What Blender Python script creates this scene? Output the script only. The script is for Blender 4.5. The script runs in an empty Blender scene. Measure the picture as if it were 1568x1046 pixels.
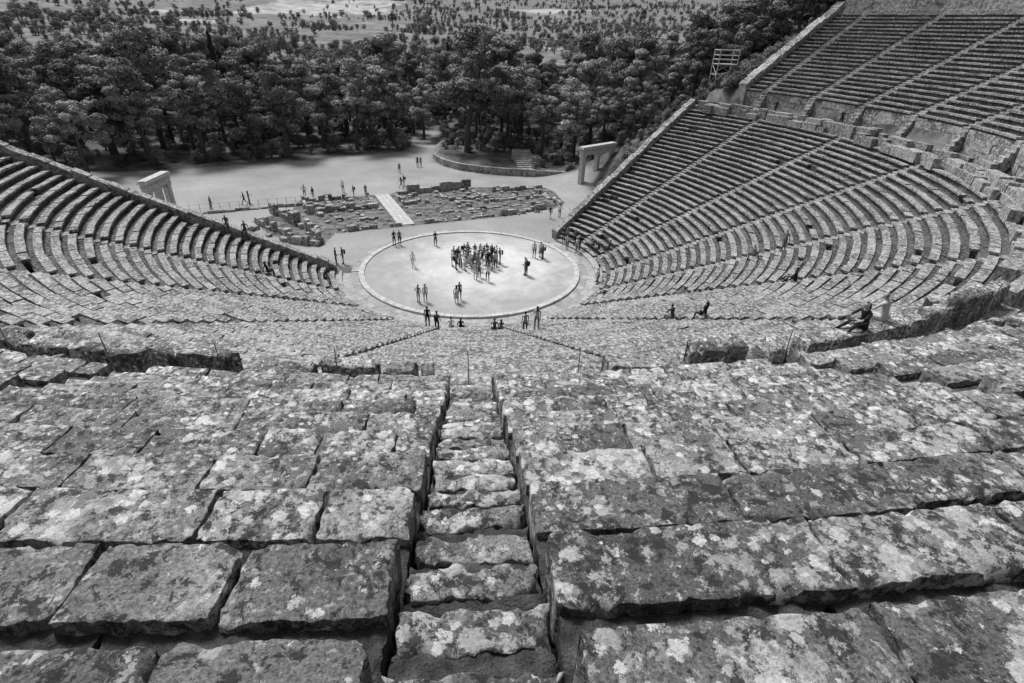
import bpy, math, random
import numpy as np
from mathutils import Matrix, Vector
random.seed(7); rng=np.random.default_rng(7)
SC=bpy.context.scene
# ---------------------------------------------------------------- camera
CX,CY,CZ=0.0,-47.55,19.86
TH,PS,RO=0.5313,0.0874,0.0346
def make_camera():
    cd=bpy.data.cameras.new("camera"); cam=bpy.data.objects.new("camera",cd); SC.collection.objects.link(cam)
    cd.sensor_width=36; cd.lens=821.4/1568*36; cd.clip_start=.05; cd.clip_end=12000
    r=Vector((math.cos(PS),-math.sin(PS),0))
    f=Vector((math.sin(PS)*math.cos(TH),math.cos(PS)*math.cos(TH),-math.sin(TH)))
    u=Vector((math.sin(PS)*math.sin(TH),math.cos(PS)*math.sin(TH),math.cos(TH)))
    r2=r*math.cos(RO)+u*math.sin(RO); u2=-r*math.sin(RO)+u*math.cos(RO)
    m=Matrix((( r2.x,u2.x,-f.x,CX),(r2.y,u2.y,-f.y,CY),(r2.z,u2.z,-f.z,CZ),(0,0,0,1)))
    cam.matrix_world=m; SC.camera=cam
make_camera()
# ---------------------------------------------------------------- light
SUN_EL=math.radians(58); SUN_AZ=math.radians(-35)
w=bpy.data.worlds.new("World"); SC.world=w; w.use_nodes=True
nt=w.node_tree; bg=nt.nodes["Background"]
sky=nt.nodes.new("ShaderNodeTexSky"); sky.sky_type='NISHITA'; sky.sun_disc=False
sky.sun_elevation=SUN_EL; sky.sun_rotation=SUN_AZ; sky.dust_density=3; sky.air_density=1
bw=nt.nodes.new("ShaderNodeRGBToBW"); nt.links.new(sky.outputs[0],bw.inputs[0]); nt.links.new(bw.outputs[0],bg.inputs[0])
bg.inputs[1].default_value=0.13
sl=bpy.data.lights.new("sun",'SUN'); so=bpy.data.objects.new("sun",sl); SC.collection.objects.link(so)
sl.energy=3.7; sl.angle=math.radians(14); sl.color=(1,1,1)
sd=Vector((math.sin(SUN_AZ)*math.cos(SUN_EL),math.cos(SUN_AZ)*math.cos(SUN_EL),math.sin(SUN_EL)))
so.rotation_euler=sd.to_track_quat('Z','Y').to_euler(); so.location=(0,0,60)
SC.view_settings.view_transform='Standard'; SC.view_settings.look='None'; SC.view_settings.exposure=0
# ---------------------------------------------------------------- noise
def _h(ix,iy,s):
    n=(ix.astype(np.int64)*374761393+iy.astype(np.int64)*668265263+s*982451653)&0x7fffffff
    n=((n^(n>>13))*1274126177)&0x7fffffff
    return ((n^(n>>16))&0xffff)/65535.0
def vn(x,y,s=0):
    x=np.asarray(x,float);y=np.asarray(y,float)
    ix=np.floor(x);iy=np.floor(y);fx=x-ix;fy=y-iy
    fx=fx*fx*(3-2*fx);fy=fy*fy*(3-2*fy)
    a=_h(ix,iy,s);b=_h(ix+1,iy,s);c=_h(ix,iy+1,s);d=_h(ix+1,iy+1,s)
    return (a*(1-fx)+b*fx)*(1-fy)+(c*(1-fx)+d*fx)*fy*1.0
def fbm(x,y,s=0,o=4):
    v=0;a=.5;t=0
    for i in range(o):
        v=v+a*vn(x*2**i,y*2**i,s+i*17);t+=a;a*=.5
    return v/t
# ---------------------------------------------------------------- mesh builder
class MB:
    def __init__(s): s.v=[];s.q=[];s.a=[];s.n=0;s.m=[]
    def add(s,v,q,a=0.5,m=0):
        v=np.asarray(v,float).reshape(-1,3);q=np.asarray(q,int).reshape(-1,4)
        s.v.append(v);s.q.append(q+s.n);s.n+=len(v)
        s.a.append(np.full(len(v),a) if np.isscalar(a) else np.asarray(a,float)); s.m.append(np.full(len(q),m) if np.isscalar(m) else np.asarray(m))
    def mesh(s,name,mats,smooth=False):
        v=np.concatenate(s.v);q=np.concatenate(s.q);a=np.concatenate(s.a);m=np.concatenate(s.m)
        me=bpy.data.meshes.new(name)
        me.vertices.add(len(v));me.vertices.foreach_set("co",v.ravel())
        tri=q[:,3]==q[:,2]
        cnt=np.where(tri,3,4);st=np.concatenate([[0],np.cumsum(cnt)[:-1]])
        mask=np.ones_like(q,bool);mask[tri,3]=False
        li=q[mask]
        me.loops.add(len(li));me.loops.foreach_set("vertex_index",li)
        me.polygons.add(len(q));me.polygons.foreach_set("loop_start",st)
        me.polygons.foreach_set("material_index",m.astype(np.int32))
        me.polygons.foreach_set("use_smooth",np.full(len(q),smooth))
        me.update(calc_edges=True)
        at=me.attributes.new("rnd",'FLOAT','POINT');at.data.foreach_set("value",a.astype(np.float32))
        for x in (mats if isinstance(mats,(list,tuple)) else [mats]): me.materials.append(x)
        return me
    def obj(s,name,mats,smooth=False,parent=None,coll=None):
        me=s.mesh(name,mats,smooth)
        o=bpy.data.objects.new(name,me);(coll or SC.collection).objects.link(o)
        if parent:o.parent=parent
        return o
def chbox(mb,b4,t4,ch=.02,a=.5,m=0):
    b4=np.asarray(b4,float);t4=np.asarray(t4,float);c=t4.mean(0)
    up=t4.copy();up[:,2]-=ch
    d=c-t4;d[:,2]=0;L=np.linalg.norm(d,axis=1,keepdims=True)+1e-6
    tp=t4+d/L*ch*1.4
    mb.add(np.vstack([b4,up,tp]),[[0,1,5,4],[1,2,6,5],[2,3,7,6],[3,0,4,7],[4,5,9,8],[5,6,10,9],[6,7,11,10],[7,4,8,11],[8,9,10,11]],a,m)
def box(mb,cx,cy,z0,z1,lx,ly,rot=0,ch=.02,a=.5,m=0,jit=0):
    c,s=math.cos(rot),math.sin(rot);P=[]
    for sx,sy in ((-1,-1),(1,-1),(1,1),(-1,1)):
        x=sx*lx/2+random.uniform(-jit,jit);y=sy*ly/2+random.uniform(-jit,jit)
        P.append((cx+x*c-y*s,cy+x*s+y*c))
    chbox(mb,[(p[0],p[1],z0) for p in P],[(p[0],p[1],z1+random.uniform(-jit,jit)) for p in P],ch,a,m)
def tube(mb,pts,rad,n=7,a=.5,m=0,cap=True):
    pts=np.asarray(pts,float);V=[]
    for i,p in enumerate(pts):
        d=pts[min(i+1,len(pts)-1)]-pts[max(i-1,0)];d=d/(np.linalg.norm(d)+1e-9)
        ref=np.array([0,0,1.]) if abs(d[2])<.9 else np.array([1.,0,0])
        u=np.cross(d,ref);u/=np.linalg.norm(u);v=np.cross(d,u)
        t=np.arange(n)/n*2*math.pi
        V.append(p+rad[i]*(np.cos(t)[:,None]*u+np.sin(t)[:,None]*v))
    Q=[]
    for i in range(len(pts)-1):
        for j in range(n):
            k=(j+1)%n;Q.append([i*n+j,i*n+k,(i+1)*n+k,(i+1)*n+j])
    V=np.vstack(V)
    if cap:
        b=(len(pts)-1)*n;V=np.vstack([V,pts[-1]]);c=len(V)-1
        for j in range(n):Q.append([b+j,b+(j+1)%n,c,c])
    mb.add(V,Q,a,m)
# ---------------------------------------------------------------- materials
class NT:
    def __init__(s,name,rough=.9):
        s.mat=bpy.data.materials.new(name);s.mat.use_nodes=True;s.t=s.mat.node_tree;s.b=s.t.nodes["Principled BSDF"]
        s.b.inputs["Roughness"].default_value=rough
        s.b.inputs["Specular IOR Level"].default_value=.2
        s.geo=s.t.nodes.new("ShaderNodeNewGeometry")
    def l(s,a,b): s.t.links.new(a,b)
    def pos(s): return s.geo.outputs["Position"]
    def attr(s,n="rnd"):
        x=s.t.nodes.new("ShaderNodeAttribute");x.attribute_name=n;return x.outputs["Fac"]
    def math(s,op,a,b=None,clamp=False):
        n=s.t.nodes.new("ShaderNodeMath");n.operation=op;n.use_clamp=clamp
        for i,v in enumerate((a,b)):
            if v is None: continue
            if isinstance(v,(int,float)): n.inputs[i].default_value=v
            else: s.l(v,n.inputs[i])
        return n.outputs[0]
    def vadd(s,v,off):
        n=s.t.nodes.new("ShaderNodeVectorMath");n.operation='ADD';s.l(v,n.inputs[0])
        if isinstance(off,tuple):n.inputs[1].default_value=off
        else:s.l(off,n.inputs[1])
        return n.outputs[0]
    def noise(s,v,scale,det=4,rough=.55,dist=0,off=None,col=False):
        n=s.t.nodes.new("ShaderNodeTexNoise");n.inputs["Scale"].default_value=scale;n.inputs["Detail"].default_value=det
        n.inputs["Roughness"].default_value=rough;n.inputs["Distortion"].default_value=dist
        if off is not None:v=s.vadd(v,off)
        s.l(v,n.inputs["Vector"]);return n.outputs["Color" if col else "Fac"]
    def vor2(s,v,scale):
        n=s.t.nodes.new("ShaderNodeTexVoronoi");n.inputs["Scale"].default_value=scale;s.l(v,n.inputs["Vector"])
        c=s.t.nodes.new("ShaderNodeSeparateColor");s.l(n.outputs["Color"],c.inputs[0])
        return n.outputs["Distance"],c.outputs[0],c.outputs[1],c.outputs[2]
    def mr(s,v,a,b,c=0.,d=1.,smooth=False):
        n=s.t.nodes.new("ShaderNodeMapRange");n.inputs[1].default_value=a;n.inputs[2].default_value=b
        n.inputs[3].default_value=c;n.inputs[4].default_value=d
        if smooth:n.interpolation_type='SMOOTHSTEP'
        s.l(v,n.inputs[0]);return n.outputs[0]
    def mix(s,f,a,b):
        n=s.t.nodes.new("ShaderNodeMix");n.data_type='FLOAT'
        for i,v in ((0,f),(2,a),(3,b)):
            if isinstance(v,(int,float)): n.inputs[i].default_value=v
            else: s.l(v,n.inputs[i])
        return n.outputs[0]
    def out(s,val,bump=None,bs=.5,bd=.01):
        if isinstance(val,(int,float)): s.b.inputs["Base Color"].default_value=(val,val,val,1)
        else:
            c=s.t.nodes.new("ShaderNodeCombineColor")
            for i in range(3): s.l(val,c.inputs[i])
            s.l(c.outputs[0],s.b.inputs["Base Color"])
        if bump is not None:
            n=s.t.nodes.new("ShaderNodeBump");n.inputs["Strength"].default_value=bs;n.inputs["Distance"].default_value=bd
            s.l(bump,n.inputs["Height"]);s.l(n.outputs[0],s.b.inputs["Normal"])
        return s.mat
def comb(T,x):
    n=T.t.nodes.new("ShaderNodeCombineXYZ")
    T.l(x,n.inputs[0]);T.l(x,n.inputs[1]);T.l(x,n.inputs[2]);return n.outputs[0]
# close-range stone: mottled grey crust, dark crust, pale rosettes of lichen
T=NT("weathered_limestone",.92);r=T.attr();P=T.vadd(T.pos(),comb(T,T.math('MULTIPLY',r,37.)))
base=T.mr(T.noise(P,1.7,3),.3,.7,.11,.24);base=T.math('MULTIPLY',base,T.mr(r,0,1,.72,1.3))
fn=T.noise(P,48,4,.8);base=T.math('MULTIPLY',base,T.mr(fn,.34,.66,.35,1.65))
reg=T.mr(T.noise(P,1.4,4),.36,.64,-.20,.24)
wn=T.t.nodes.new("ShaderNodeVectorMath");wn.operation='MULTIPLY_ADD';T.l(T.noise(P,24,4,.75,col=True),wn.inputs[0]);wn.inputs[1].default_value=(.12,.12,.12);T.l(P,wn.inputs[2]);PW=wn.outputs[0]
n1=T.noise(P,13,6,.76,.1,off=(2,5,1));c=T.mix(T.math('MULTIPLY',T.mr(T.math('ADD',n1,T.math('MULTIPLY',reg,.25)),.535,.565),.85),base,T.math('MULTIPLY',T.mr(fn,.3,.6,.6,1.1),.48))
n3=T.noise(P,8,6,.77,.2,off=(11,3,7));c=T.mix(T.math('MULTIPLY',T.mr(n3,.53,.555),.88),c,.035)
for sc_,kr,lo,hi in ((6.5,.44,.36,.78),(12.5,.47,.26,.82)):
    d,ra,gb,bb=T.vor2(PW if sc_<10 else T.vadd(PW,(3.3,1.7,5.1)),sc_)
    th=T.math('ADD',T.math('MULTIPLY',ra,kr),reg)
    m=T.mr(T.math('SUBTRACT',th,d),.0,.03)
    tone=T.math('MULTIPLY',T.mr(gb,0,1,lo,hi),T.mr(fn,.30,.60,.55,1.08))
    c=T.mix(T.math('MULTIPLY',m,T.mr(n3,.51,.60,.97,.35)),c,tone)
M_stone=T.out(c,T.noise(P,30,6,.8),1.,.024)
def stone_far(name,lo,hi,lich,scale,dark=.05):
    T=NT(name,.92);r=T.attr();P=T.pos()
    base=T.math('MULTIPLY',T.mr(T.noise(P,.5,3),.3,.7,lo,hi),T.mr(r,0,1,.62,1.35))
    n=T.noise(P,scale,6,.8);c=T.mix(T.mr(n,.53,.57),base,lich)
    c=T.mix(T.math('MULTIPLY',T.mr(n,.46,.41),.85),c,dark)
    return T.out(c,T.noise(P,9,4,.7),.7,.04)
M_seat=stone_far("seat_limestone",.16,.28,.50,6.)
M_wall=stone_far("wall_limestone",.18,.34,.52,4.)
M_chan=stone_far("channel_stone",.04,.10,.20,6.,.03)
def simple(name,lo,hi,scale,det=5,bs=.3,bd=.01,fine=None):
    T=NT(name);n=T.noise(T.pos(),scale,det,.6);c=T.mr(n,.3,.7,lo,hi)
    if fine: c=T.math('MULTIPLY',c,T.mr(T.noise(T.pos(),fine,3,.7),.3,.7,.7,1.3))
    return T.out(c,T.noise(T.pos(),scale*8,4),bs,bd)
M_dirt_shade=simple("channel_dirt_step_shade",.02,.11,9,6,1.,.03,70)  # dirt in the foot channels; painted shade on the stair treads
M_bark=simple("bark",.05,.12,6)
M_kerb=simple("kerb_stone",.34,.58,3,6,.3,.01,25)
M_metal=simple("metal_post",.14,.22,4)
M_wood=simple("scaffold_timber",.3,.5,3)
T=NT("orchestra_earth")
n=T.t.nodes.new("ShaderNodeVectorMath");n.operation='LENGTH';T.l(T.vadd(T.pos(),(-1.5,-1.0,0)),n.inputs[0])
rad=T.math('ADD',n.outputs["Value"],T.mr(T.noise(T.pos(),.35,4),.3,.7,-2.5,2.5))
c=T.mr(rad,1,11,.60,.33,True)  # brighter middle painted into the earth colour, like a pool of light
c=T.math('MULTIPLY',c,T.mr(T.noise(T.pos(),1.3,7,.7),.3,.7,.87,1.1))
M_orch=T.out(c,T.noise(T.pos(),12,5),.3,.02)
T=NT("paving");r=T.attr();c=T.math('MULTIPLY',T.mr(T.noise(T.pos(),2,5),.3,.7,.26,.42),T.mr(r,0,1,.8,1.15))
M_pave=T.out(c,T.noise(T.pos(),20,4),.4,.02)
def fol(name,lo,hi):
    T=NT(name,.75);oi=T.t.nodes.new("ShaderNodeObjectInfo")
    c=T.mr(T.attr(),0,1,lo,hi)
    c=T.math('MULTIPLY',c,T.mr(oi.outputs["Random"],0,1,.5,1.5))
    return T.out(c)
M_fol=fol("pine_foliage",.06,.36); M_olive=fol("olive_foliage",.05,.25); M_cyp=fol("cypress_foliage",.02,.06)
T=NT("ground");P=T.pos();sand=T.attr("sand");far=T.attr("far");fld=T.attr("field")
c_s=T.math('MULTIPLY',T.mr(T.noise(P,.12,5),.3,.7,.23,.36),T.mr(T.noise(P,2.5,6,.7),.3,.7,.85,1.12))
c_f=T.mr(T.noise(P,.30,8,.75),.40,.64,.03,.17)
c_h=T.mr(T.noise(P,.02,9,.75),.36,.64,.12,.26)
scr=T.mr(T.noise(P,.09,6,.8),.48,.55); c_h=T.mix(T.math('MULTIPLY',scr,.65),c_h,.08)
c_h=T.mix(T.math('MULTIPLY',T.mr(T.math('ADD',fld,T.mr(T.noise(P,.014,8,.8),.35,.65,-.5,.5)),.45,.62),.85),c_h,T.mr(T.noise(P,.03,6,.8),.35,.65,.22,.56))
c=T.mix(far,c_f,c_h); c=T.mix(sand,c,c_s)
M_ground=T.out(c,T.noise(P,3,6),.5,.05)
# ---------------------------------------------------------------- theatre profile
AR,AL=40.2,-172.6; UR,UL=32.3,-166.0
LR0,LN,LDR,LZ0,LDZ=12.4,34,.712,.45,.337
UR0,UN,UDR,UZ0,UDZ=39.33,22,.78,14.3,.39
DZ=12.0
def cone(r):
    r=np.asarray(r,float)
    z=np.where(r<LR0,0,LZ0+(r-LR0)/LDR*LDZ)
    z=np.where(r>36.6,DZ,z)
    z=np.where(r>UR0,UZ0+(r-UR0)/UDR*UDZ,z)
    e=UR0+UN*UDR
    z=np.where(r>e,UZ0+UN*UDZ+1.2+(60*(1-np.exp(-(r-e)*.2/60))),z)
    return z
def sst(a,b,x):
    t=np.clip((x-a)/(b-a),0,1);return t*t*(3-2*t)
WX=np.array([-60,-5.4,2.1,9.1,16.4,40.]);WY=np.array([60,45.2,37.9,36.2,34.5,30])
def terr(x,y):
    x=np.asarray(x,float);y=np.asarray(y,float)
    r=np.hypot(x,y);a=np.degrees(np.arctan2(y,x))
    dR=(a-AR)%360;dL=(AL-a)%360;inside=(dR+dL)>200
    da=np.where(inside,0,np.minimum(dR,dL));dp=r*np.sin(np.radians(np.minimum(da,90)))
    C=cone(r);wd=3+np.maximum(r-15,0)*.42
    dU=np.minimum((a-UR)%360,(UL-a)%360);dpu=r*np.sin(np.radians(np.clip(dU,0,90)))
    Cu=np.where(r>37.5,DZ-.1+np.maximum(C-DZ,0)*np.exp(-(dpu/9)**2)*.8,C)
    zo=np.maximum(np.where(r>37.5,Cu,C)*np.exp(-(dp/wd)**2)*sst(24,44,r)-.4,0)
    wy=np.interp(x,WX,WY);terrace=.9*sst(.2,1.2,y-wy)*sst(-6.5,-5.5,x)*(x<36)
    zo=np.maximum(zo,terrace)
    zi=np.where(r<12.6,-.3,C-.75)
    z=np.where(inside,zi,zo)
    amid=(((a>UR)&(a<90))|((a<UL)))&inside
    z=np.where(amid&(r>37.5),Cu,z)
    d=np.hypot(x,y+47)
    f=60*np.maximum((d-190)/1300,0)**1.45
    f=f*(.8+.5*fbm(x/500,y/500,3,3))+ (fbm(x/120,y/120,5,3)-.5)*16*sst(200,600,d)
    und=(fbm(x/9,y/9,9,3)-.5)*1.0*sst(75,120,r)
    return z*np.where(r>200,np.exp(-(r-200)/200),1)+f+und
def inpoly(x,y,P):
    ins=np.zeros(x.shape,bool);n=len(P)
    for i in range(n):
        x1,y1=P[i];x2,y2=P[(i+1)%n]
        c=((y1>y)!=(y2>y))&(x<(x2-x1)*(y-y1)/(y2-y1+1e-12)+x1);ins^=c
    return ins
def fieldv(x,y):
    v=np.zeros(np.shape(x))
    for cx,cy,rx,ry in ((-235,1050,110,330),(-330,760,50,90),(170,1250,110,60),(-40,640,30,30),(60,420,16,16),(-60,300,12,10),(-250,520,35,20),(300,800,60,30)):
        v=np.maximum(v,np.exp(-(((x-cx)/rx)**2+((y-cy)/ry)**2)))
    return v
N=500;t=np.linspace(-1,1,N);gx=60*np.sinh(4.76*t);gy=60*np.sinh(4.76*t)+20
X,Y=np.meshgrid(gx,gy);Z=terr(X,Y)
V=np.stack([X.ravel(),Y.ravel(),Z.ravel()],1);I=np.arange(N*N).reshape(N,N)
Q=np.stack([I[:-1,:-1],I[:-1,1:],I[1:,1:],I[1:,:-1]],-1).reshape(-1,4)
mb=MB();mb.add(V,Q,.5);g=mb.obj("ground",M_ground,True)
poly=[(-70,20),(-60,33),(-46,36.5),(-33,42),(-22,48),(-11,53.5),(-11,75),(-6.5,75),(-5.8,45.2),(2.1,37.5),(9.1,35.8),(18,33.5),(17,24),(13,11),(14,0),(-14,0),(-40,-2)]
sand=np.zeros(N*N)
for ox,oy in ((0,0),(.5,.4),(-.5,.5),(.4,-.6),(-.6,-.4),(1,0),(-1,0)):
    sand+=inpoly(V[:,0]+ox,V[:,1]+oy,poly)/7.
dd=np.hypot(V[:,0],V[:,1])
for nm,val in (("sand",sand),("far",sst(110,200,dd+30*(fbm(V[:,0]/30,V[:,1]/30,2)-.5))),("field",fieldv(V[:,0],V[:,1]))):
    at=g.data.attributes.new(nm,'FLOAT','POINT');at.data.foreach_set("value",val.astype(np.float32))
# ---------------------------------------------------------------- block rings
def pol(r,a): return (r*math.cos(a),r*math.sin(a))
def segs(a0,a1,stairs,r,hw):
    s=[x for x in stairs if a0+1<x<a1-1];out=[];cur=a0;g=math.degrees(hw/r)
    for x in s: out.append((cur,x-g));cur=x+g
    out.append((cur,a1));return out
def lowblock(mb,r0,r1,a0,a1,zb,zt,ch=.02,jz=.012,jr=.012,gap=.008,m=0):
    g=gap/r0;a0+=g;a1-=g;dz=random.gauss(0,jz);tl=random.gauss(0,jz*.6);dr=random.gauss(0,jr)
    r0+=dr;r1+=dr*.3
    c=[pol(r0,a0),pol(r1,a0),pol(r1,a1),pol(r0,a1)]
    b=[(p[0],p[1],zb) for p in c];tt=[(p[0],p[1],zt+dz+(tl if i in(0,1) else -tl)+random.gauss(0,.004)) for i,p in enumerate(c)]
    chbox(mb,b,tt,ch,random.random(),m)
def hiblock(mb,r0,r1,a0,a1,zb,zt,res,rough=1.,gap=.005,jz=.005,m=0,erode=1.,skew=0):
    g=gap/r0*random.uniform(.4,3.0);a0=a0+g;a1=a1-g
    L=(a1-a0)*r0;nx=max(5,int(L/res));ny=max(4,int((r1-r0)/res))
    u=np.linspace(0,1,nx+1);v=np.linspace(0,1,ny+1)
    e=min(.005/L,.2/nx);u=np.concatenate([[0],[e],u[1:-1],[1-e],[1]]);e=min(.005/(r1-r0),.2/ny);v=np.concatenate([[0],[e],v[1:-1],[1-e],[1]])
    U,W=np.meshgrid(u,v);sd=random.randint(0,9999);rd=random.random()
    tx=random.gauss(0,jz*.9);ty=random.gauss(0,jz*.9);dz=random.gauss(0,jz);dr=random.gauss(0,.009)
    A=a0+(a1-a0)*U;R=r0+dr+(r1-r0-dr)*W
    px=R*np.cos(A);py=R*np.sin(A)
    eu=np.minimum(U,1-U)*L;ev=np.minimum(W,1-W)*(r1-r0);ed=np.minimum(eu,ev)
    jn=np.maximum(fbm(px*12,py*12,sd,4)-.45,0)*.08*erode
    cu=np.where(U<.5,1,-1)*np.exp(-eu/.03)*jn/L;cv=np.where(W<.5,1,-1)*np.exp(-ev/.03)*jn/(r1-r0)
    cn=np.exp(-((eu/.04)**2+(ev/.04)**2))*.02*erode*(fbm(px*2.1,py*2.1,sd+5,2)>.6)
    U2=U+cu+np.where(U<.5,1,-1)*cn/L;W2=W+cv+np.where(W<.5,1,-1)*cn/(r1-r0)
    A=a0+(a1-a0)*U2+skew*.25*(W2-.5)/r0;R=r0+dr+(r1-r0-dr)*W2
    px=R*np.cos(A);py=R*np.sin(A)
    z=zt+dz+tx*(U-.5)*2+ty*(W-.5)*2
    z=z+rough*((fbm(px*2.2,py*2.2,sd,3)-.5)*.018+(fbm(px*9,py*9,sd+3,3)-.5)*.015+(vn(px*38,py*38,sd+8)-.5)*.008)
    z=z-.005*erode*np.exp(-ed/.005)
    ch=np.maximum(fbm(px*7,py*7,sd+21,3)-.6,0)*np.exp(-ed/.025)*.5*erode; z=z-ch
    pit=np.maximum(vn(px*17,py*17,sd+31)-.8,0)*.07*rough; z=z-pit
    if L>.8 and random.random()<.4:
        u0=random.uniform(.25,.75);cr=np.abs((U2-u0)*L+.10*(fbm(W*2.2,W*0+sd,sd+2,4)-.5)*2+skew*(W-.5))
        z=z-.04*np.exp(-(cr/.012)**2)
    ny1,nx1=U.shape;idx=np.arange(nx1*ny1).reshape(ny1,nx1)
    V=np.stack([px.ravel(),py.ravel(),z.ravel()],1)
    Q=np.stack([idx[:-1,:-1],idx[1:,:-1],idx[1:,1:],idx[:-1,1:]],-1).reshape(-1,4)
    bd=np.concatenate([idx[0,:],idx[1:,-1],idx[-1,-2::-1],idx[-2:0:-1,0]])
    n=len(bd);B0=V[bd].copy();B1=B0.copy();B1[:,2]-=.05;B2=B1.copy();B2[:,2]=zb
    B1[:,0]+=rng.normal(0,.005,n);B1[:,1]+=rng.normal(0,.005,n)
    base=len(V);V=np.vstack([V,B0,B1,B2]);k=np.arange(n);k2=(k+1)%n
    Q=np.vstack([Q,np.stack([base+k,base+k2,base+n+k2,base+n+k],1),np.stack([base+n+k,base+n+k2,base+2*n+k2,base+2*n+k],1)])
    mb.add(V,Q,rd,m)
def fill(a0,a1,r,lmin,lmax):
    out=[];a=a0
    while a<a1-1e-6:
        L=random.uniform(lmin,lmax)/r
        if a1-(a+L)<lmin*.6/r: L=a1-a
        out.append((a,min(a+L,a1)));a+=L
    return out
rad_=math.radians
lst=[-81.1+17.8*k for k in range(-4,7)]
ust=[-90+9.15*k for k in range(-8,14)]
mbS=MB();mbC=MB();mbN=MB();mbNC=MB();mbNS=MB()
def dist(r,a,z): return math.sqrt((r*math.cos(a)-CX)**2+(r*math.sin(a)-CY)**2+(z-CZ)**2)
for k in range(LN):
    r=LR0+k*LDR;z=LZ0+k*LDZ
    for s0,s1 in segs(AL,AR,lst,r,.37):
        for a,b in fill(rad_(s0),rad_(s1),r,.75,1.35):
            if random.random()<.015: continue
            lowblock(mbS,r-.06,r+.36,a,b,z-.12,z,.010,.018,.018)
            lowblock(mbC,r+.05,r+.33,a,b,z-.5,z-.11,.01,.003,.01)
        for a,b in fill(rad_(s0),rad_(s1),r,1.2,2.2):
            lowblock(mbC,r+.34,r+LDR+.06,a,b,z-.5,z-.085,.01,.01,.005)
    for s in lst:
        g=.36/r
        lowblock(mbS,r-.01,r+.36,rad_(s)-g,rad_(s)+g,z-.6,z-.20,.015,.01,.004)
        lowblock(mbS,r+.35,r+.73,rad_(s)-g,rad_(s)+g,z-.6,z-.04,.015,.01,.004)
for k in range(UN):
    r=UR0+k*UDR;z=UZ0+k*UDZ
    for s0,s1 in segs(UL,UR,ust,r,.40):
        for a,b in fill(rad_(s0),rad_(s1),r,.55,1.6):
            d=dist(r,(a+b)/2,z)
            if d<17 and r<48.5:
                res=min(max(.0085*d,.020),.11);hiblock(mbN,r-.04,r+(.41 if d<5 else .38),a,b,z-.42,z,res,skew=0,erode=.85)
            else:
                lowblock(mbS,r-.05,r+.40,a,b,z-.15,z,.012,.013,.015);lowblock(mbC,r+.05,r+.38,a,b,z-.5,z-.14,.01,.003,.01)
        for a,b in fill(rad_(s0),rad_(s1),r,1.2,2.4):
            d=dist(r,(a+b)/2,z)
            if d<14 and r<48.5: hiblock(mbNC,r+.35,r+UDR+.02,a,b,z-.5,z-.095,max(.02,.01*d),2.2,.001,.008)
            else: lowblock(mbC,r+.35,r+UDR+.06,a,b,z-.5,z-.095,.01,.01,.005)
    for s in ust:
        g=.392/r
        for o,l,zz in ((0,.39,-.165),(.39,.39,.025)):
            if abs(s+90)<.1 and r<48.5:
                d=dist(r,rad_(s),z);jr=random.uniform(-.025,.025)
                hiblock(mbNS,r+o-.01+jr,r+o+l-.19,rad_(s)-g+random.uniform(0,.02)/r,rad_(s)+g-random.uniform(0,.02)/r,z-.6,z+zz-.055,max(.018,.0085*d),1.5,.003,.010,erode=1.8)
                # dark strip at the back of each tread: step shade put into colour
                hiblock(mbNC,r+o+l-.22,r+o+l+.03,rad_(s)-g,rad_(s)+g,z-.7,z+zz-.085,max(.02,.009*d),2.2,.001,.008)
            else: lowblock(mbS,r+o-.01,r+o+l+.02,rad_(s)-g,rad_(s)+g,z-.6,z+zz-.05,.015,.01,.004)
for a,b in fill(rad_(AL),rad_(AR),37.5,1.0,2.2): lowblock(mbS,36.55,37.5,a,b,DZ-.6,DZ,.02,.01,.0)
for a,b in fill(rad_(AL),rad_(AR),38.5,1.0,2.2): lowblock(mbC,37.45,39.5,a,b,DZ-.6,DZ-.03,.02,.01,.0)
mbW=MB()
for c0,c1 in ((DZ-.2,DZ+.7),(DZ+.7,DZ+1.4),(DZ+1.4,DZ+1.98)):
    for s0,s1 in segs(UL,UR,ust,39.4,.40):
        for a,b in fill(rad_(s0),rad_(s1),39.4,.8,1.8): lowblock(mbW,39.36,39.9,a,b,c0,c1,.03,.004,.02,.01)
for s in ust:
    g=.375/38.9
    for i in range(5): lowblock(mbW,38.3+i*.22,39.6,rad_(s)-g,rad_(s)+g,DZ-.1,DZ+.35*(i+1),.02,.006,.005)
mbW.obj("diazoma_wall",M_wall)
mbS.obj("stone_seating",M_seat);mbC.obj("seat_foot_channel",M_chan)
mbN.obj("upper_seat_slabs",M_stone,True);mbNC.obj("foot_channel",M_dirt_shade,True);mbNS.obj("stone_stairway",M_stone,True)
# tumbled blocks and broken chair-backs along the diazoma
mbP=MB();mbPF=MB()
def parapet(r_,hs,pr,lm,skip,wr=(.4,.75)):
    for s0,s1 in segs(AL+1,AR-1,[-90.0] if skip else [],37,.45):
        for a,b in fill(rad_(s0),rad_(s1),r_,*lm):
            if random.random()>pr or (r_<37.3 and r_>36 and -76.5<math.degrees((a+b)/2)<-68.5): continue
            h=random.choice(hs)*random.uniform(.9,1.1);wd=random.uniform(*wr);r=r_+random.uniform(-.18,.22)
            d=dist(37,(a+b)/2,13)
            if d<26:
                b2=b-random.choice([.01,.03,.15,.4])/37
                hiblock(mbP,r,r+wd,a,b2,DZ-.6,DZ+h,max(.045,.008*d),4.,.03,.06,erode=3.5,skew=random.uniform(-.5,.5))
            else: lowblock(mbPF,r,r+wd,a,b-random.choice([.0,.02,.1])/37,DZ-.6,DZ+h*.62,.03,.05,.06)
parapet(36.6,[.6,.75,.85,.95,1.05,1.15],.94,(.8,2.6),True)
parapet(37.55,[.4,.6,.85,1.05],.5,(.5,1.6),True,(.3,.55))
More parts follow.
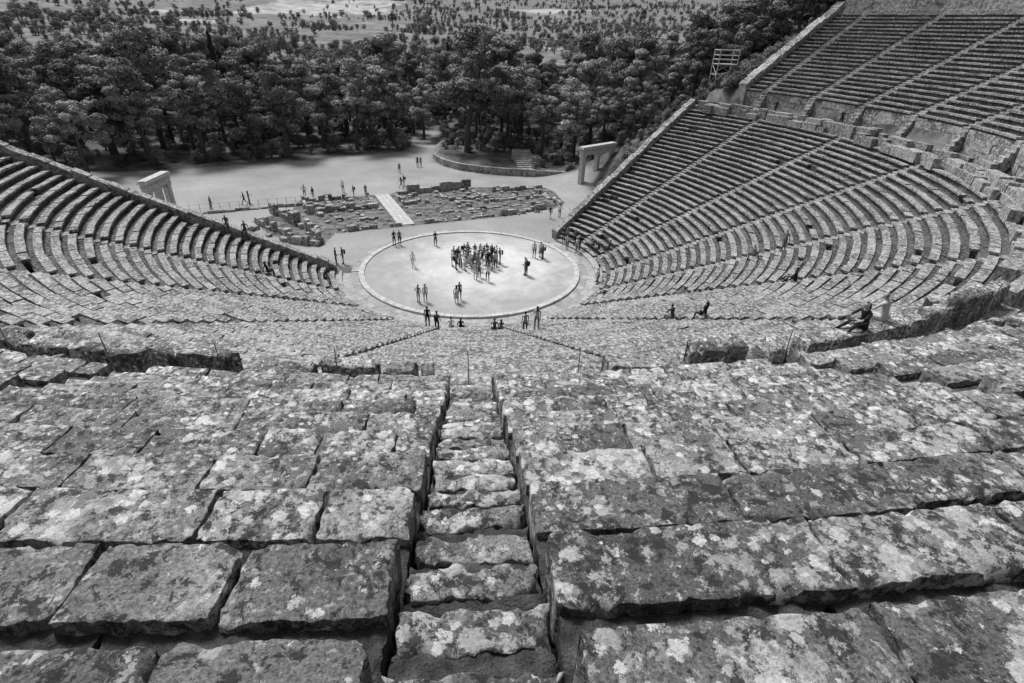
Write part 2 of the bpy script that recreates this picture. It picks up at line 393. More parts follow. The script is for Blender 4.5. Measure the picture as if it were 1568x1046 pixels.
parapet(35.85,[.15,.3,.45],.5,(.8,2.0),False)
hiblock(mbP,36.5,37.1,rad_(-76.2),rad_(-69.0),DZ-.6,DZ+.86,.10,2.,.01,.01,erode=2.)
mbP.obj("parapet_blocks",M_stone,True);mbPF.obj("parapet_blocks",M_seat)
mbK=MB();prev=None
for i,dg in enumerate(np.arange(-128,-55,4.2)):
    dg+=random.uniform(-.5,.5);aa=rad_(dg);x,y=pol(37.45,aa);lean=random.uniform(-.04,.04)
    tube(mbK,[(x,y,DZ+.1),(x+lean,y+lean*.5,DZ+1.7)],[.013,.012],6)
    top=np.array([x+lean,y+lean*.5,DZ+1.6])
    if prev is not None:
        pts=[prev+(top-prev)*t_+np.array([0,0,-.6*t_*(1-t_)]) for t_ in np.linspace(0,1,7)]
        tube(mbK,pts,[.004]*7,4,cap=False)
    prev=top
mbK.obj("rope_barrier",M_metal)
def wingwall(name,ang,r0,r1,side,hh=.55,th=.7,zfun=None,base=-1.5):
    mb=MB();a=rad_(ang);d=np.array([math.cos(a),math.sin(a)]);n=np.array([-d[1],d[0]])*side
    r=r0
    while r<r1:
        L=random.uniform(.6,1.4);e=min(r+L,r1);jh=random.gauss(0,.04);z0=float(zfun(r))+hh+jh;z1=float(zfun(e))+hh+jh
        g=.015;jo=random.gauss(0,.04)
        def q(rr,o):return d*rr+n*o
        for (o0,o1,dz0,dz1) in ((.05,th,-9,-.28),(-.0+jo,th+.08+jo,-.28,0)):
            c=[q(r+g,o0),q(e-g,o0),q(e-g,o1),q(r+g,o1)];zz=[z0,z1,z1,z0]
            if side<0:c=c[::-1]
            bz=[base]*4 if dz0==-9 else [t_+dz0 for t_ in zz]
            chbox(mb,[(p[0],p[1],bz[i]) for i,p in enumerate(c)],[(p[0],p[1],zz[i]+dz1+random.gauss(0,.012)) for i,p in enumerate(c)],.03,random.random())
        r=e
    return mb.obj(name,M_wall)
lowf=lambda r: LZ0+(r-LR0)/LDR*LDZ
upf=lambda r: UZ0+(r-UR0)/UDR*UDZ
wingwall("retaining_wall",AR,12.2,37.0,1,zfun=lowf)
wingwall("retaining_wall",AL,12.2,37.0,-1,zfun=lowf)
wingwall("retaining_wall",UR,39.0,UR0+UN*UDR+.5,1,hh=.7,th=1.0,zfun=upf,base=8)
wingwall("retaining_wall",UL,39.0,UR0+UN*UDR+.5,-1,hh=.7,th=1.0,zfun=upf,base=8)
mb=MB();e=UR0+UN*UDR
for a,b in fill(rad_(UL),rad_(UR),e,1,2): lowblock(mb,e+.3,e+1,a,b,UZ0+UN*UDZ-1,UZ0+UN*UDZ+1.1,.04,.05,.03)
for a,b in fill(rad_(UL),rad_(UR),e,1,2): lowblock(mb,e-.1,e+.28,a,b,UZ0+UN*UDZ-1,UZ0+UN*UDZ+.0,.04,.03,.03)
mb.obj("boundary_wall",M_wall)
# ---------------------------------------------------------------- orchestra
def ring(mb,r0,r1,z,a0=0,a1=360,n=120,a=.5):
    t=np.radians(np.linspace(a0,a1,n+1));V=[]
    for x in t:V+= [(r0*math.cos(x),r0*math.sin(x),z),(r1*math.cos(x),r1*math.sin(x),z)]
    Q=[[2*i,2*i+1,2*i+3,2*i+2] for i in range(n)];mb.add(V,Q,a)
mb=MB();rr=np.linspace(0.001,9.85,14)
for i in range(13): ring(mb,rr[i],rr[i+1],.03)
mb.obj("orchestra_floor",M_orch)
mb=MB()
for a,b in fill(0,2*math.pi,10,.9,1.5): lowblock(mb,9.82,10.3,a,b,-.25,.13,.03,.004,.004,.004)
mb.obj("orchestra_kerb",M_kerb)
mb=MB()
for r0,r1 in ((10.3,11.0),(11.0,11.75),(11.75,12.45)):
    for a,b in fill(0,2*math.pi,r0,.7,1.4):
        md=math.degrees((a+b)/2);ins=((md-AR)%360+(AL-md)%360)>200
        if not ins and r0>10.5: continue
        lowblock(mb,r0,r1,a,b,-.3,-.04+(.20 if r0>11.7 else 0) if ins else .012,.012,.004,.004,.006)
mb.obj("orchestra_paving",M_pave)
mb=MB();tube(mb,[(0,0,.03),(0,0,.1),(0,0,.1)],[.36,.35,.3],20);mb.obj("altar_stone",M_kerb)
# ---------------------------------------------------------------- skene ruins
B=math.radians(20);EX=(math.cos(B),math.sin(B));EY=(-math.sin(B),math.cos(B))
def loc(u,v): return (u*EX[0]+v*EY[0],u*EX[1]+v*EY[1])
def ruinwall(mb,u0,v0,u1,v1,h=.4,w=.6,miss=.15,lm=(.5,1.3)):
    L=math.hypot(u1-u0,v1-v0);s=0;ang=math.atan2(v1-v0,u1-u0);w*=.75;miss=min(.6,miss+.08)
    while s<L:
        l=random.uniform(*lm)
        if random.random()>miss:
            t=(s+l/2)/L;x,y=loc(u0+(u1-u0)*t,v0+(v1-v0)*t)
            box(mb,x+random.gauss(0,.07),y+random.gauss(0,.07),-.2,h*random.uniform(.35,1.2),l-.04,w*random.uniform(.6,1.25),ang+B+random.gauss(0,.07),.05,random.random(),0,.05)
        s+=l
mb=MB()
ruinwall(mb,-10,14.2,-3.6,14.2,.5,.55,.05);ruinwall(mb,-1.2,14.2,9,14,.4,.5,.15);ruinwall(mb,9,14,16,15,.6,.7,.2)
ruinwall(mb,0,17.2,15,17.2,.3,.6,.35);ruinwall(mb,-11,17.6,-4,17.6,.25,.6,.4)
ruinwall(mb,-12.5,22,-4.2,22,.8,.8,.05);ruinwall(mb,-12.5,27,-4.5,27,.7,.6,.1)
for u in (-12.5,-9.7,-7,-4.3): ruinwall(mb,u,22,u,27,.7,.6,.05)
ruinwall(mb,-.8,27,9.5,27,1.1,1.,.02,(1.,1.8))
for u in (-.8,4.7,9.4): ruinwall(mb,u,22,u,27,.5,.6,.15)
ruinwall(mb,-.8,22,10,22,.45,.7,.2);ruinwall(mb,10,20,19,20,.4,.7,.3);ruinwall(mb,12,24.5,20,24,.6,.8,.2);ruinwall(mb,14,15,14,24,.5,.7,.3);ruinwall(mb,18,15.5,18,24,.5,.8,.3)
ruinwall(mb,-12.2,11,-13,16,1.1,1.,.0);ruinwall(mb,-13,16,-16,23,1.3,1.,.0);ruinwall(mb,-14.5,13,-18,20,1.,.9,.1);ruinwall(mb,-12.5,10.5,-15.5,13,.9,.8,.1)
ruinwall(mb,-27,25.6,-12.5,25.6,.35,.4,.0,(1,1.8));ruinwall(mb,-22,15.5,-16,19,.4,.6,.3)
for i in range(380):
    u=random.uniform(-17,20);v=random.uniform(13.5,27)
    if -4.0<u<-1.0: continue
    if u<-10 and v<20 and random.random()<.3: continue
    x,y=loc(u,v);s=random.choice([.15,.2,.25,.3,.5]);box(mb,x,y,-.1,s*random.uniform(.3,.8),s*1.3,s,random.uniform(0,3),.03,random.random(),0,.03)
mb.obj("skene_ruins",M_wall)
mb=MB()
for i in range(17):
    v=14.6+i*.78
    for j in (-1,0,1):
        x,y=loc(-2.5+j*.62,v);box(mb,x,y,-.05,.05+random.uniform(0,.02),.6,.76,B,.012,random.random())
mb.obj("paved_path",M_kerb)
mb=MB();prev=None
for i in range(15):
    x,y=loc(-27+i*1.05,26.1);tube(mb,[(x,y,-.1),(x,y,1.0)],[.03,.03],6)
    if prev is not None:
        for h in (.5,.95): tube(mb,[(prev[0],prev[1],h),(x,y,h)],[.012,.012],4,cap=False)
    prev=(x,y)
mb.obj("post_and_rail_fence",M_wood)
T=NT("ruin_ground");c=T.mr(T.noise(T.pos(),.9,7,.75),.38,.62,.04,.22);M_rg=T.out(c,T.noise(T.pos(),8,5),.6,.04)
def sheet(name,pts,z,mat):
    me=bpy.data.meshes.new(name);me.from_pydata([(p[0],p[1],z) for p in pts],[],[list(range(len(pts)))]);me.materials.append(mat)
    o=bpy.data.objects.new(name,me);SC.collection.objects.link(o);return o
sheet("gravel",[loc(*p) for p in ((-10.5,13.8),(0,13.6),(8,13.5),(16.5,14.4),(19,16),(20.5,22),(20,25),(10,27.4),(0,27.6),(-13,27.6),(-14,24),(-18.5,21),(-17,16),(-15,12.5),(-12.3,10.2))],.008,M_rg)
mb=MB();pts=[(-6,47),(-5.4,45.2),(-4,42.4),(-1.5,39.7),(2.1,37.9),(5.5,36.8),(9.1,36.2),(12.5,35.5),(16.4,34.5)]
for i in range(len(pts)-1):
    x0,y0=pts[i];x1,y1=pts[i+1];L=math.hypot(x1-x0,y1-y0);an=math.atan2(y1-y0,x1-x0);n_=max(1,int(L/1.1))
    for j in range(n_):
        t_=(j+.5)/n_
        for c0,c1 in ((-.2,.5),(.5,1.02)): box(mb,x0+(x1-x0)*t_,y0+(y1-y0)*t_,c0,c1,L/n_-.02,.5,an,.03,random.random(),0,.015)
mb.obj("terrace_wall",M_wall)
mb=MB()
for i in range(11): box(mb,9.0-.05*i,37.2+i*.75,.3,.95+.13*i,3.0,.74,.05,.02,random.random(),0,.01)
mb.obj("stone_steps",M_wall)
def gate(name,cx,cy,rot,H=4.9,W=5.4,mat=M_kerb):
    mb=MB();c,s=math.cos(rot),math.sin(rot)
    def bx(x,y,z0,z1,lx,ly,ch=.02): box(mb,cx+x*c-y*s,cy+x*s+y*c,z0,z1,lx,ly,rot,ch,random.random())
    for x in (-W/2+.3,0,W/2-.3):
        bx(x,0,-.1,.22,.78,.86);bx(x,0,.222,H-1.3,.56,.62)
        bx(x,0,H-1.298,H-1.1,.70,.76);bx(x,0,H-1.098,H-.95,.80,.86)
        if x: bx(x-.42*(1 if x>0 else -1),0,.222,H-1.3,.22,.4)
    bx(0,0,H-.948,H-.55,W+.1,.74);bx(0,0,H-.548,H-.40,W+.22,.86);bx(0,0,H-.398,H-.12,W+.1,.72);bx(0,0,H-.118,H+.05,W+.5,1.05);bx(0,0,H+.052,H+.2,W+.34,.9)
    return mb.obj(name,mat)
gate("stone_gateway",18.2,30.9,math.radians(38),5.6,6.9)
gate("stone_gateway",-34.2,14.2,math.radians(88),4.5,4.4)
def scaffold():
    mb=MB();cx,cy=34.2,31;zb=float(terr(cx,cy))-.4;H=5.0
    P=[(cx-1.3,cy-1),(cx+1.3,cy-1),(cx+1.3,cy+1),(cx-1.3,cy+1)]
    for p in P: tube(mb,[(p[0],p[1],zb),(p[0],p[1],zb+H)],[.07,.07],6)
    for h in (.8,2.0,3.2,3.8,4.3,4.9):
        for i in range(4):
            a=P[i];b=P[(i+1)%4];tube(mb,[(a[0],a[1],zb+h),(b[0],b[1],zb+h)],[.05,.05],5)
    for i in range(4):
        a=P[i];b=P[(i+1)%4];tube(mb,[(a[0],a[1],zb+.8),(b[0],b[1],zb+2.0)],[.04,.04],5);tube(mb,[(b[0],b[1],zb+2.0),(a[0],a[1],zb+3.2)],[.04,.04],5)
    for i in range(7): box(mb,cx-1.2+i*.4,cy,zb+3.25,zb+3.3,.36,2.1,0,.01)
    mb.obj("scaffold_tower",M_wood)
scaffold()
# ---------------------------------------------------------------- trees
def leaves(mb,C,R,n,size,tone,rg,flat=.75,m=1):
    d=rg.normal(size=(n,3));d[:,2]=np.where(rg.random(n)<.35,np.abs(d[:,2]),d[:,2]);d/=np.linalg.norm(d,axis=1,keepdims=True)
    rad=rg.uniform(.4,1.05,n)**.45
    p=C+d*rad[:,None]*np.array([R,R,R*flat])
    nn=d+np.array([0,0,.3])+rg.normal(0,.3,(n,3));nn/=np.linalg.norm(nn,axis=1,keepdims=True)
    rf=rg.normal(size=(n,3));u=np.cross(nn,rf);u/=np.linalg.norm(u,axis=1,keepdims=True)+1e-9;v=np.cross(nn,u)
    s=size*rg.uniform(.6,1.3,n)[:,None]
    V=np.stack([p-u*s*1.3,p+v*s*.6-u*s*.1,p+u*s*1.3,p-v*s*.6+u*s*.1],1).reshape(-1,3)
    Q=np.arange(4*n).reshape(n,4)
    a=np.repeat(np.clip(tone+rg.normal(0,.12,n),0,1),4)
    mb.add(V,Q,a,m)
def pine(name,H,crown,rg,base=.3,nc=70,nl=190,coll=None,cone_=False):
    mb=MB();lean=rg.normal(0,.05,2)*H
    tp=[np.array([0,0,-.5]),np.array([lean[0]*.1,lean[1]*.1,H*.25]),np.array([lean[0]*.4,lean[1]*.4,H*.5]),np.array([lean[0]*.9,lean[1]*.9,H*.8]),np.array([lean[0],lean[1],H*.95])]
    tr=.021*H;tube(mb,tp,[tr*1.3,tr,tr*.75,tr*.4,tr*.1],8)
    nb=7 if not cone_ else 11;bo=[]
    for j in range(nb):
        t_=(j+.5)/nb;z=base+.05+(1-base)*t_*.86
        env=crown*(1-t_)**.8+.04 if cone_ else crown*math.sqrt(max(.04,1-((t_-.38)/.68)**2))
        an=j*2.4+rg.uniform(-.5,.5);rr_=env*rg.uniform(.45,.8);bo.append((np.array([rr_*math.cos(an)*H+lean[0]*z,rr_*math.sin(an)*H+lean[1]*z,z*H]),env))
    for i in range(nc):
        b_,env=bo[rg.integers(nb)];sp_=env*H*.55
        c=b_+np.array([rg.normal(0,.5)*sp_,rg.normal(0,.5)*sp_,rg.normal(0,.32)*sp_])
        c[2]=min(max(c[2],base*H*.85),H*.98)
        R=H*rg.uniform(.045,.10)*(1 if not cone_ else .75)
        leaves(mb,c,R,nl,.0125*H,rg.uniform(.15,.85),rg,flat=.62)
        if i%3==0: tube(mb,[b_,c],[tr*.2,tr*.07],4)
    for b_,env in bo:
        z0=max(b_[2]-.12*H,H*.2);tt=z0/H;s0=np.array([lean[0]*tt,lean[1]*tt,z0]);mid=(s0+b_)/2+np.array([0,0,-.02*H])
        tube(mb,[s0,mid,b_],[tr*.45,tr*.32,tr*.15],5)
    return mb.obj(name,[M_bark,M_fol],False,coll=coll)
colP=bpy.data.collections.new("pine_trees");SC.collection.children.link(colP)
colO=bpy.data.collections.new("olive_trees");SC.collection.children.link(colO)
src=[];rg=np.random.default_rng(3)
specs=[(14,.30,.28,76),(13,.27,.34,62),(15,.26,.28,68),(12,.33,.36,62),(14,.23,.18,66),(11,.32,.22,56)]
for i,(H,cr,bs_,nc) in enumerate(specs):
    src.append((pine("pine_tree",H,cr,rg,bs_,nc,195,colP,cone_=(i==4)),H))
front=[(-.5,49,18.5,0),(7,56,13,1),(12,46,11,3),(17,43,11,5),(21,50,14,2),(27,44,13,4),(30,53,15,0),(36,45,14,2),(40,52,16,1),(10,62,14,5),
(-14,58,12,3),(-20,54,14,0),(-26,55,12,1),(-30,47,13,2),(-36,49,12,5),(-42,44,14,3),(-48,40,14,0),(-54,42,14,1),(-52,31,11,3),(-60,34,14,0),(-58,24,11,5),(-64,27,13,2),(-24,66,14,2),(-38,60,14,1),(-9,66,10,5),
(23,37.5,8,5),(21,41,9,3),(45,42,13,3),(50,48,14,0),(46,56,16,2),(41,38,11,5),(46,36,10,3),(51,38,12,0),(55,43,14,1),(59,41,13,2),(26,35,6.5,5),(44,47,15,4),(36,39,11,3),(38,34.5,8,5),(56,37.5,12,3),(49,33,8,5),(53,34.5,9,2)]
used=[0]*6
for x,y,H,k in front:
    s,h0=src[k]
    if used[k]==0:o=s
    else:
        o=bpy.data.objects.new("pine_tree",s.data);SC.collection.objects.link(o)
    used[k]+=1
    sc=H/h0;o.location=(x,y,float(terr(x,y)));o.scale=(sc*random.uniform(.95,1.15),)*2+(sc,);o.rotation_euler=(0,0,random.uniform(0,6.28))
def cypress(x,y,H):
    mb=MB();tube(mb,[(0,0,-.3),(0,0,H*.9)],[.16,.03],7)
    for i in range(40):
        t_=i/40;c=np.array([rg.normal(0,.1),rg.normal(0,.1),H*(.1+.88*t_)]);leaves(mb,c,max(.15,H*.06*math.sin(math.pi*min(1,(t_*.8+.2)))**.7),150,.13,.4,rg,1.3)
    o=mb.obj("cypress_tree",[M_bark,M_cyp]);o.location=(x,y,float(terr(x,y)))
for x,y,H in ((-52,80,18),(-49.5,77,15),(-118,105,19),(-8,190,14),(-2,195,13),(8,215,12)): cypress(x,y,H)
for i in range(4):
    H=4.5;mb=MB();tube(mb,[(0,0,-.3),(.1,0,1.2),(.1,.1,2.4)],[.28,.2,.1],7)
    for j in range(14):
        an=rg.uniform(0,6.28);q=rg.uniform(0,1.35);leaves(mb,np.array([q*math.cos(an),q*math.sin(an),rg.uniform(1.,3.9)]),rg.uniform(.6,1.05),80,.13,rg.uniform(.15,.85),rg)
    o=mb.obj("olive_tree",[M_bark,M_olive],coll=colO);x,y=[(-70,150),(30,140),(70,150),(-20,160)][i];o.location=(x,y,float(terr(x,y)))
def scatter(name,coll,pts,sc,k):
    me=bpy.data.meshes.new(name);me.from_pydata([tuple(p) for p in pts],[],[])
    n=len(pts)
    a=me.attributes.new("sc",'FLOAT','POINT');a.data.foreach_set("value",np.asarray(sc,np.float32))
    a=me.attributes.new("rt",'FLOAT','POINT');a.data.foreach_set("value",rng.uniform(0,6.28,n).astype(np.float32))
    a=me.attributes.new("ix",'INT','POINT');a.data.foreach_set("value",rng.integers(0,k,n).astype(np.int32))
    o=bpy.data.objects.new(name,me);SC.collection.objects.link(o)
    ng=bpy.data.node_groups.new(name,'GeometryNodeTree')
    ng.interface.new_socket("Geometry",in_out='INPUT',socket_type='NodeSocketGeometry');ng.interface.new_socket("Geometry",in_out='OUTPUT',socket_type='NodeSocketGeometry')
    N_=ng.nodes;gi=N_.new("NodeGroupInput");go=N_.new("NodeGroupOutput");ip=N_.new("GeometryNodeInstanceOnPoints")
    ci=N_.new("GeometryNodeCollectionInfo");ci.inputs["Collection"].default_value=coll;ci.inputs["Separate Children"].default_value=True;ci.inputs["Reset Children"].default_value=True
    def na(nm,ty):
        q=N_.new("GeometryNodeInputNamedAttribute");q.data_type=ty;q.inputs["Name"].default_value=nm;return q.outputs["Attribute"]
    cx=N_.new("ShaderNodeCombineXYZ");L=ng.links.new
    L(na("rt",'FLOAT'),cx.inputs[2]);L(gi.outputs[0],ip.inputs["Points"]);L(ci.outputs[0],ip.inputs["Instance"]);ip.inputs["Pick Instance"].default_value=True
    L(na("ix",'INT'),ip.inputs["Instance Index"]);L(cx.outputs[0],ip.inputs["Rotation"]);L(na("sc",'FLOAT'),ip.inputs["Scale"]);L(ip.outputs[0],go.inputs[0])
    md=o.modifiers.new("scatter",'NODES');md.node_group=ng
    return o
pts=[];sc=[];tries=0
fx=[(x,y) for x,y,_,_ in front]
while len(pts)<440 and tries<30000:
    tries+=1;x=random.uniform(-190,150);y=random.uniform(22,150)
    if inpoly(np.array([x]),np.array([y]),poly)[0]: continue
    ye=np.interp(x,[-190,-65,-46,-33,-22,-9,0,10,20,32,40,60,150],[20,30,47,53,60,68,63,60,54,52,52,60,92])
    if y<ye: continue
    if abs(x)>.95*(y+47)+10: continue
    if any((x-p[0])**2+(y-p[1])**2<(6.2 if y<110 else 8)**2 for p in pts): continue
    if any((x-p[0])**2+(y-p[1])**2<34 for p in fx): continue
    pts.append((x,y,float(terr(x,y))-.1));sc.append(random.choice([.6,.75,.85,.95,1.05,1.22])*(1 if y<110 else .65))
for i in range(150):
    a=rad_(random.uniform(-60,52));r=random.uniform(61,115)
    x,y=pol(r,a);pts.append((x,y,float(terr(x,y))-.2));sc.append(random.uniform(.6,1.0))
scatter("pine_forest",colP,pts,sc,6)
up=[];us=[]
for i in range(850):
    x=random.uniform(-120,70);ye=float(np.interp(x,[-190,-65,-46,-33,-22,-9,-4,0,10,20,32,40,60,150],[20,30,40,46,51,57,51,49,47,43,43,47,58,90]));y=ye+40*random.random()**1.3
    if inpoly(np.array([x]),np.array([y]),poly)[0]: continue
    up.append((x,y,float(terr(x,y))-.3));us.append(random.uniform(.2,.75))
for i in range(480):
    a=rad_(random.uniform(42,75)) if i<260 else rad_(random.uniform(33.8,44));r=random.uniform(27 if i<260 else 40,66);x,y=pol(r,a)
    if i>=260 and r*math.sin(a-rad_(UR))<1.8: continue
    if math.hypot(x-18.2,y-30.9)<4.5 or inpoly(np.array([x]),np.array([y]),poly)[0] or math.hypot(x-34.2,y-31)<2.4: continue
    if r*math.sin(a-rad_(AR))<1.5 and r<37.5: continue
    up.append((x,y,float(terr(x,y))-.4));us.append(random.uniform(.25,.6))
scatter("undergrowth",colO,up,us,4)
M_=15000;dq=125+1700*rng.random(M_)**1.7;aq=rng.uniform(-.9,.9,M_);xq=dq*np.sin(aq);yq=dq*np.cos(aq)-47
dens=fbm(xq/45,yq/45,44,4)
keep=(yq>95)&(dens>np.where(dq<330,.36,.46))&((fieldv(xq,yq)<.3)|(rng.random(M_)<.12))
xq=xq[keep];yq=yq[keep];dq=dq[keep];zq=terr(xq,yq)-.4
os_=rng.uniform(.55,1.35,len(xq))*np.where(rng.random(len(xq))<.15,1.6,1)*np.interp(dq,[150,500,1500],[1.,1.2,1.7])
scatter("olive_grove",colO,np.stack([xq,yq,zq],1),os_,4)
# ---------------------------------------------------------------- people
def pm(name,v,rough=.8):
    T=NT(name,rough);return T.out(T.math('MULTIPLY',T.mr(T.noise(T.pos(),25,3),.3,.7,.85,1.15),v))
M_skin=pm("skin",.34,.55);M_hairD=pm("dark_hair",.02);M_hairL=pm("fair_hair",.22)
CL={k:pm("cloth_"+k,v) for k,v in (("white",.72),("light",.45),("mid",.2),("dark",.07),("black",.02))}
T=NT("striped_cloth");tc=T.t.nodes.new("ShaderNodeTexCoord");sx=T.t.nodes.new("ShaderNodeSeparateXYZ");T.l(tc.outputs["Object"],sx.inputs[0])
CL["striped"]=T.out(T.mix(T.mr(T.math('SINE',T.math('MULTIPLY',sx.outputs[2],75.)),-.1,.1),.04,.65))
M_eye=pm("eye",.02)
def make_person(pose):
    P=[];E=[];Rr=[];Lb=[]
    def add(p,par,r,lab):
        P.append(tuple(p));Rr.append(r);Lb.append(lab)
        if par is not None:E.append((par,len(P)-1))
        return len(P)-1
    seat=pose.get('seat',False);lean=pose.get('lean',0.);hz=.10 if seat else pose.get('hz',.94)
    pel=add((0,0,hz),None,.125,'P')
    sl_,cl_=math.sin(lean),math.cos(lean)
    def sp(h,fw=0,x=0): return (x,h*sl_+fw*cl_,hz+h*cl_-fw*sl_)
    w_=add(sp(.16),pel,.112,'S');c_=add(sp(.34,.005),w_,.128,'S');uc=add(sp(.455),c_,.085,'S')
    nk=add(sp(.545,.0),uc,.05,'K');nod=pose.get('nod',0.)
    hb=np.array(sp(.60,.01))
    def hd(x,y,z):
        c,s=math.cos(nod+lean*.4),math.sin(nod+lean*.4);return (hb[0]+x,hb[1]+y*c+z*s,hb[2]-y*s+z*c)
    j=add(hd(0,.018,.01),nk,.062,'K');hm=add(hd(0,.015,.085),j,.086,'H');ht=add(hd(0,.0,.155),hm,.070,'H')
    add(hd(0,.10,.06),hm,.016,'K')
    for s in (-1,1): add(hd(s*.088,0,.06),hm,.016,'K')
    if pose.get('long'):
        a1=add(hd(0,-.07,.04),hm,.065,'H');a2=add(hd(0,-.085,-.06),a1,.055,'H');add(hd(0,-.08,-.15),a2,.035,'H')
    for i,s in enumerate((-1,1)):
        f,b,e,inn=pose['arms'][i]
        sh=add(sp(.445,0,s*.175),uc,.060,'S')
        ud=np.array([s*math.sin(b),math.sin(f)*math.cos(b),-math.cos(f)*math.cos(b)])
        el=np.array(P[sh])+ud*.285;ei=add(el,sh,.042,'S' if pose.get('sleeve',1) else 'K')
        fd=np.array([s*math.sin(b)*.4-s*inn,math.sin(f+e),-math.cos(f+e)]);fd/=np.linalg.norm(fd)
        wr=el+fd*.25;wi=add(wr,ei,.028,'K');pa=wr+fd*.075;pi=add(pa,wi,.033,'K')
        side=np.cross(fd,np.array([s*1.,0,0]));side/=np.linalg.norm(side)+1e-6
        cur=np.cross(side,fd)*(-s)
        for q,(o,l1) in enumerate(((-.030,.032),(-.011,.040),(.010,.038),(.029,.028))):
            p1=pa+fd*.038+side*o;a1=add(p1,pi,.0095,'K');p2=p1+fd*l1+cur*.008;a2=add(p2,a1,.0085,'K');add(p2+fd*.022+cur*.016,a2,.0075,'K')
        t1=pa-fd*.03+side*.045;a1=add(t1,pi,.011,'K');add(t1+fd*.04+side*.012,a1,.009,'K')
    for i,s in enumerate((-1,1)):
        a,k,ab=pose['legs'][i]
        hp=add((s*.09,.0,hz-.03),pel,.092,'P')
        kd=np.array([s*math.sin(ab),math.sin(a)*math.cos(ab),-math.cos(a)*math.cos(ab)])
        kn=np.array(P[hp])+kd*.42;mid=add((np.array(P[hp])+kn)/2,hp,.078,'P');ki=add(kn,mid,.056,'P' )
        sd_=np.array([0,math.sin(a-k),-math.cos(a-k)]);an=kn+sd_*.42
        lab='K' if pose.get('shorts') else 'P'
        cf=add(kn+sd_*.14,ki,.052,lab);ai=add(an,cf,.036,lab)
        fa=min(.5,max(-.5,(a-k)))*.8 if not seat else 0.
        add(an+np.array([0,-.035*math.cos(fa),-.045]),ai,.035,'F')
        tt=add(an+np.array([s*.01,.12*math.cos(fa),-.045+.12*math.sin(fa)]),ai,.034,'F')
        add(an+np.array([s*.012,.175*math.cos(fa),-.05+.16*math.sin(fa)]),tt,.026,'F')
    me=bpy.data.meshes.new("skel");me.from_pydata(P,E,[]);ob=bpy.data.objects.new("skel",me);SC.collection.objects.link(ob)
    md=ob.modifiers.new("skin",'SKIN');md.use_smooth_shade=True
    for i,sv in enumerate(me.skin_vertices[0].data): sv.radius=(Rr[i],Rr[i]*(.82 if Lb[i]=='S' or i==0 else 1));sv.use_root=(i==0)
    sb=ob.modifiers.new("sub",'SUBSURF');sb.levels=1;sb.render_levels=1
    dg=bpy.context.evaluated_depsgraph_get();dg.update();ev=ob.evaluated_get(dg);m2=ev.to_mesh()
    V=np.array([v.co[:] for v in m2.vertices]);Q=[];C=[]
    for p in m2.polygons:
        vs=list(p.vertices)
        if len(vs)==3:vs.append(vs[2])
        Q.append(vs[:4]);C.append(p.center[:])
    C=np.array(C);ev.to_mesh_clear();bpy.data.objects.remove(ob);bpy.data.meshes.remove(me)
    PA=np.array(P);best=np.full(len(C),1e9);lab=np.zeros(len(C),int);code={'K':0,'H':1,'S':2,'P':3,'F':4}
    for (i,j_) in E:
        A=PA[i];Bv=PA[j_]-A;t=np.clip(((C-A)@Bv)/(Bv@Bv+1e-9),0,1);d=np.linalg.norm(C-(A+t[:,None]*Bv),axis=1)-min(Rr[i],Rr[j_])*.6
        l=code[Lb[j_]];u=d<best;best[u]=d[u];lab[u]=l
    H0=hb;rel=C-H0;head=(np.linalg.norm(rel-np.array([0,0,.08]),axis=1)<.14)&(lab<2)
    lab[head&~((rel[:,1]<.0)|(rel[:,2]>.125))]=0;lab[head&((rel[:,1]<.0)|(rel[:,2]>.125))&(rel[:,2]>-.01)]=1
    mb=MB();mb.add(V,Q,.5,lab)
    for s in (-1,1):
        e=np.array(hd(s*.031,.088,.085));tube(mb,[e,e+np.array([0,.012,0])],[.011,.006],6,.5,5)
    e=np.array(hd(0,.085,.02));box(mb,e[0],e[1],e[2]-.005,e[2]+.005,.042,.014,0,.002,.5,5)
    if pose.get('skirt'):
        n=16;t=np.arange(n)/n*6.2832;rings=[]
        for z,rx,ry in ((1.06,.135,.115),(.95,.175,.15),(.75,.205,.18),(.52,.24,.22),(.50,.225,.205)):
            rings.append(np.stack([rx*np.cos(t),ry*np.sin(t),np.full(n,z+hz-.94)+.01*np.sin(5*t)],1))
        Qs=[[i*n+k,i*n+(k+1)%n,(i+1)*n+(k+1)%n,(i+1)*n+k] for i in range(4) for k in range(n)];mb.add(np.vstack(rings),Qs,.5,3)
    if pose.get('bag'):
        box(mb,0,-.20,hz+.08,hz+.47,.28,.15,0,.04,.5,5)
        for s in (-1,1): tube(mb,[sp(.45,-.12,s*.1),sp(.50,.02,s*.1),sp(.36,.13,s*.11),sp(.15,.06,s*.13)],[.018]*4,5,.5,5)
    if pose.get('hat'):
        e=hd(0,0,.13);tube(mb,[(e[0],e[1],e[2]),(e[0],e[1],e[2]+.006),(e[0],e[1],e[2]+.012),(e[0],e[1],e[2]+.09),(e[0],e[1],e[2]+.105)],[.09,.165,.10,.09,.05],14,.5,6)
    return mb.mesh("person_body",[M_skin,M_hairD,CL["mid"],CL["dark"],CL["black"],M_eye,CL["light"]],True)
st=lambda **k:dict(dict(arms=[(.05,.12,.25,.0),(.0,.12,.2,.0)],legs=[(.03,.02,.05),(-.02,.03,.05)]),**k)
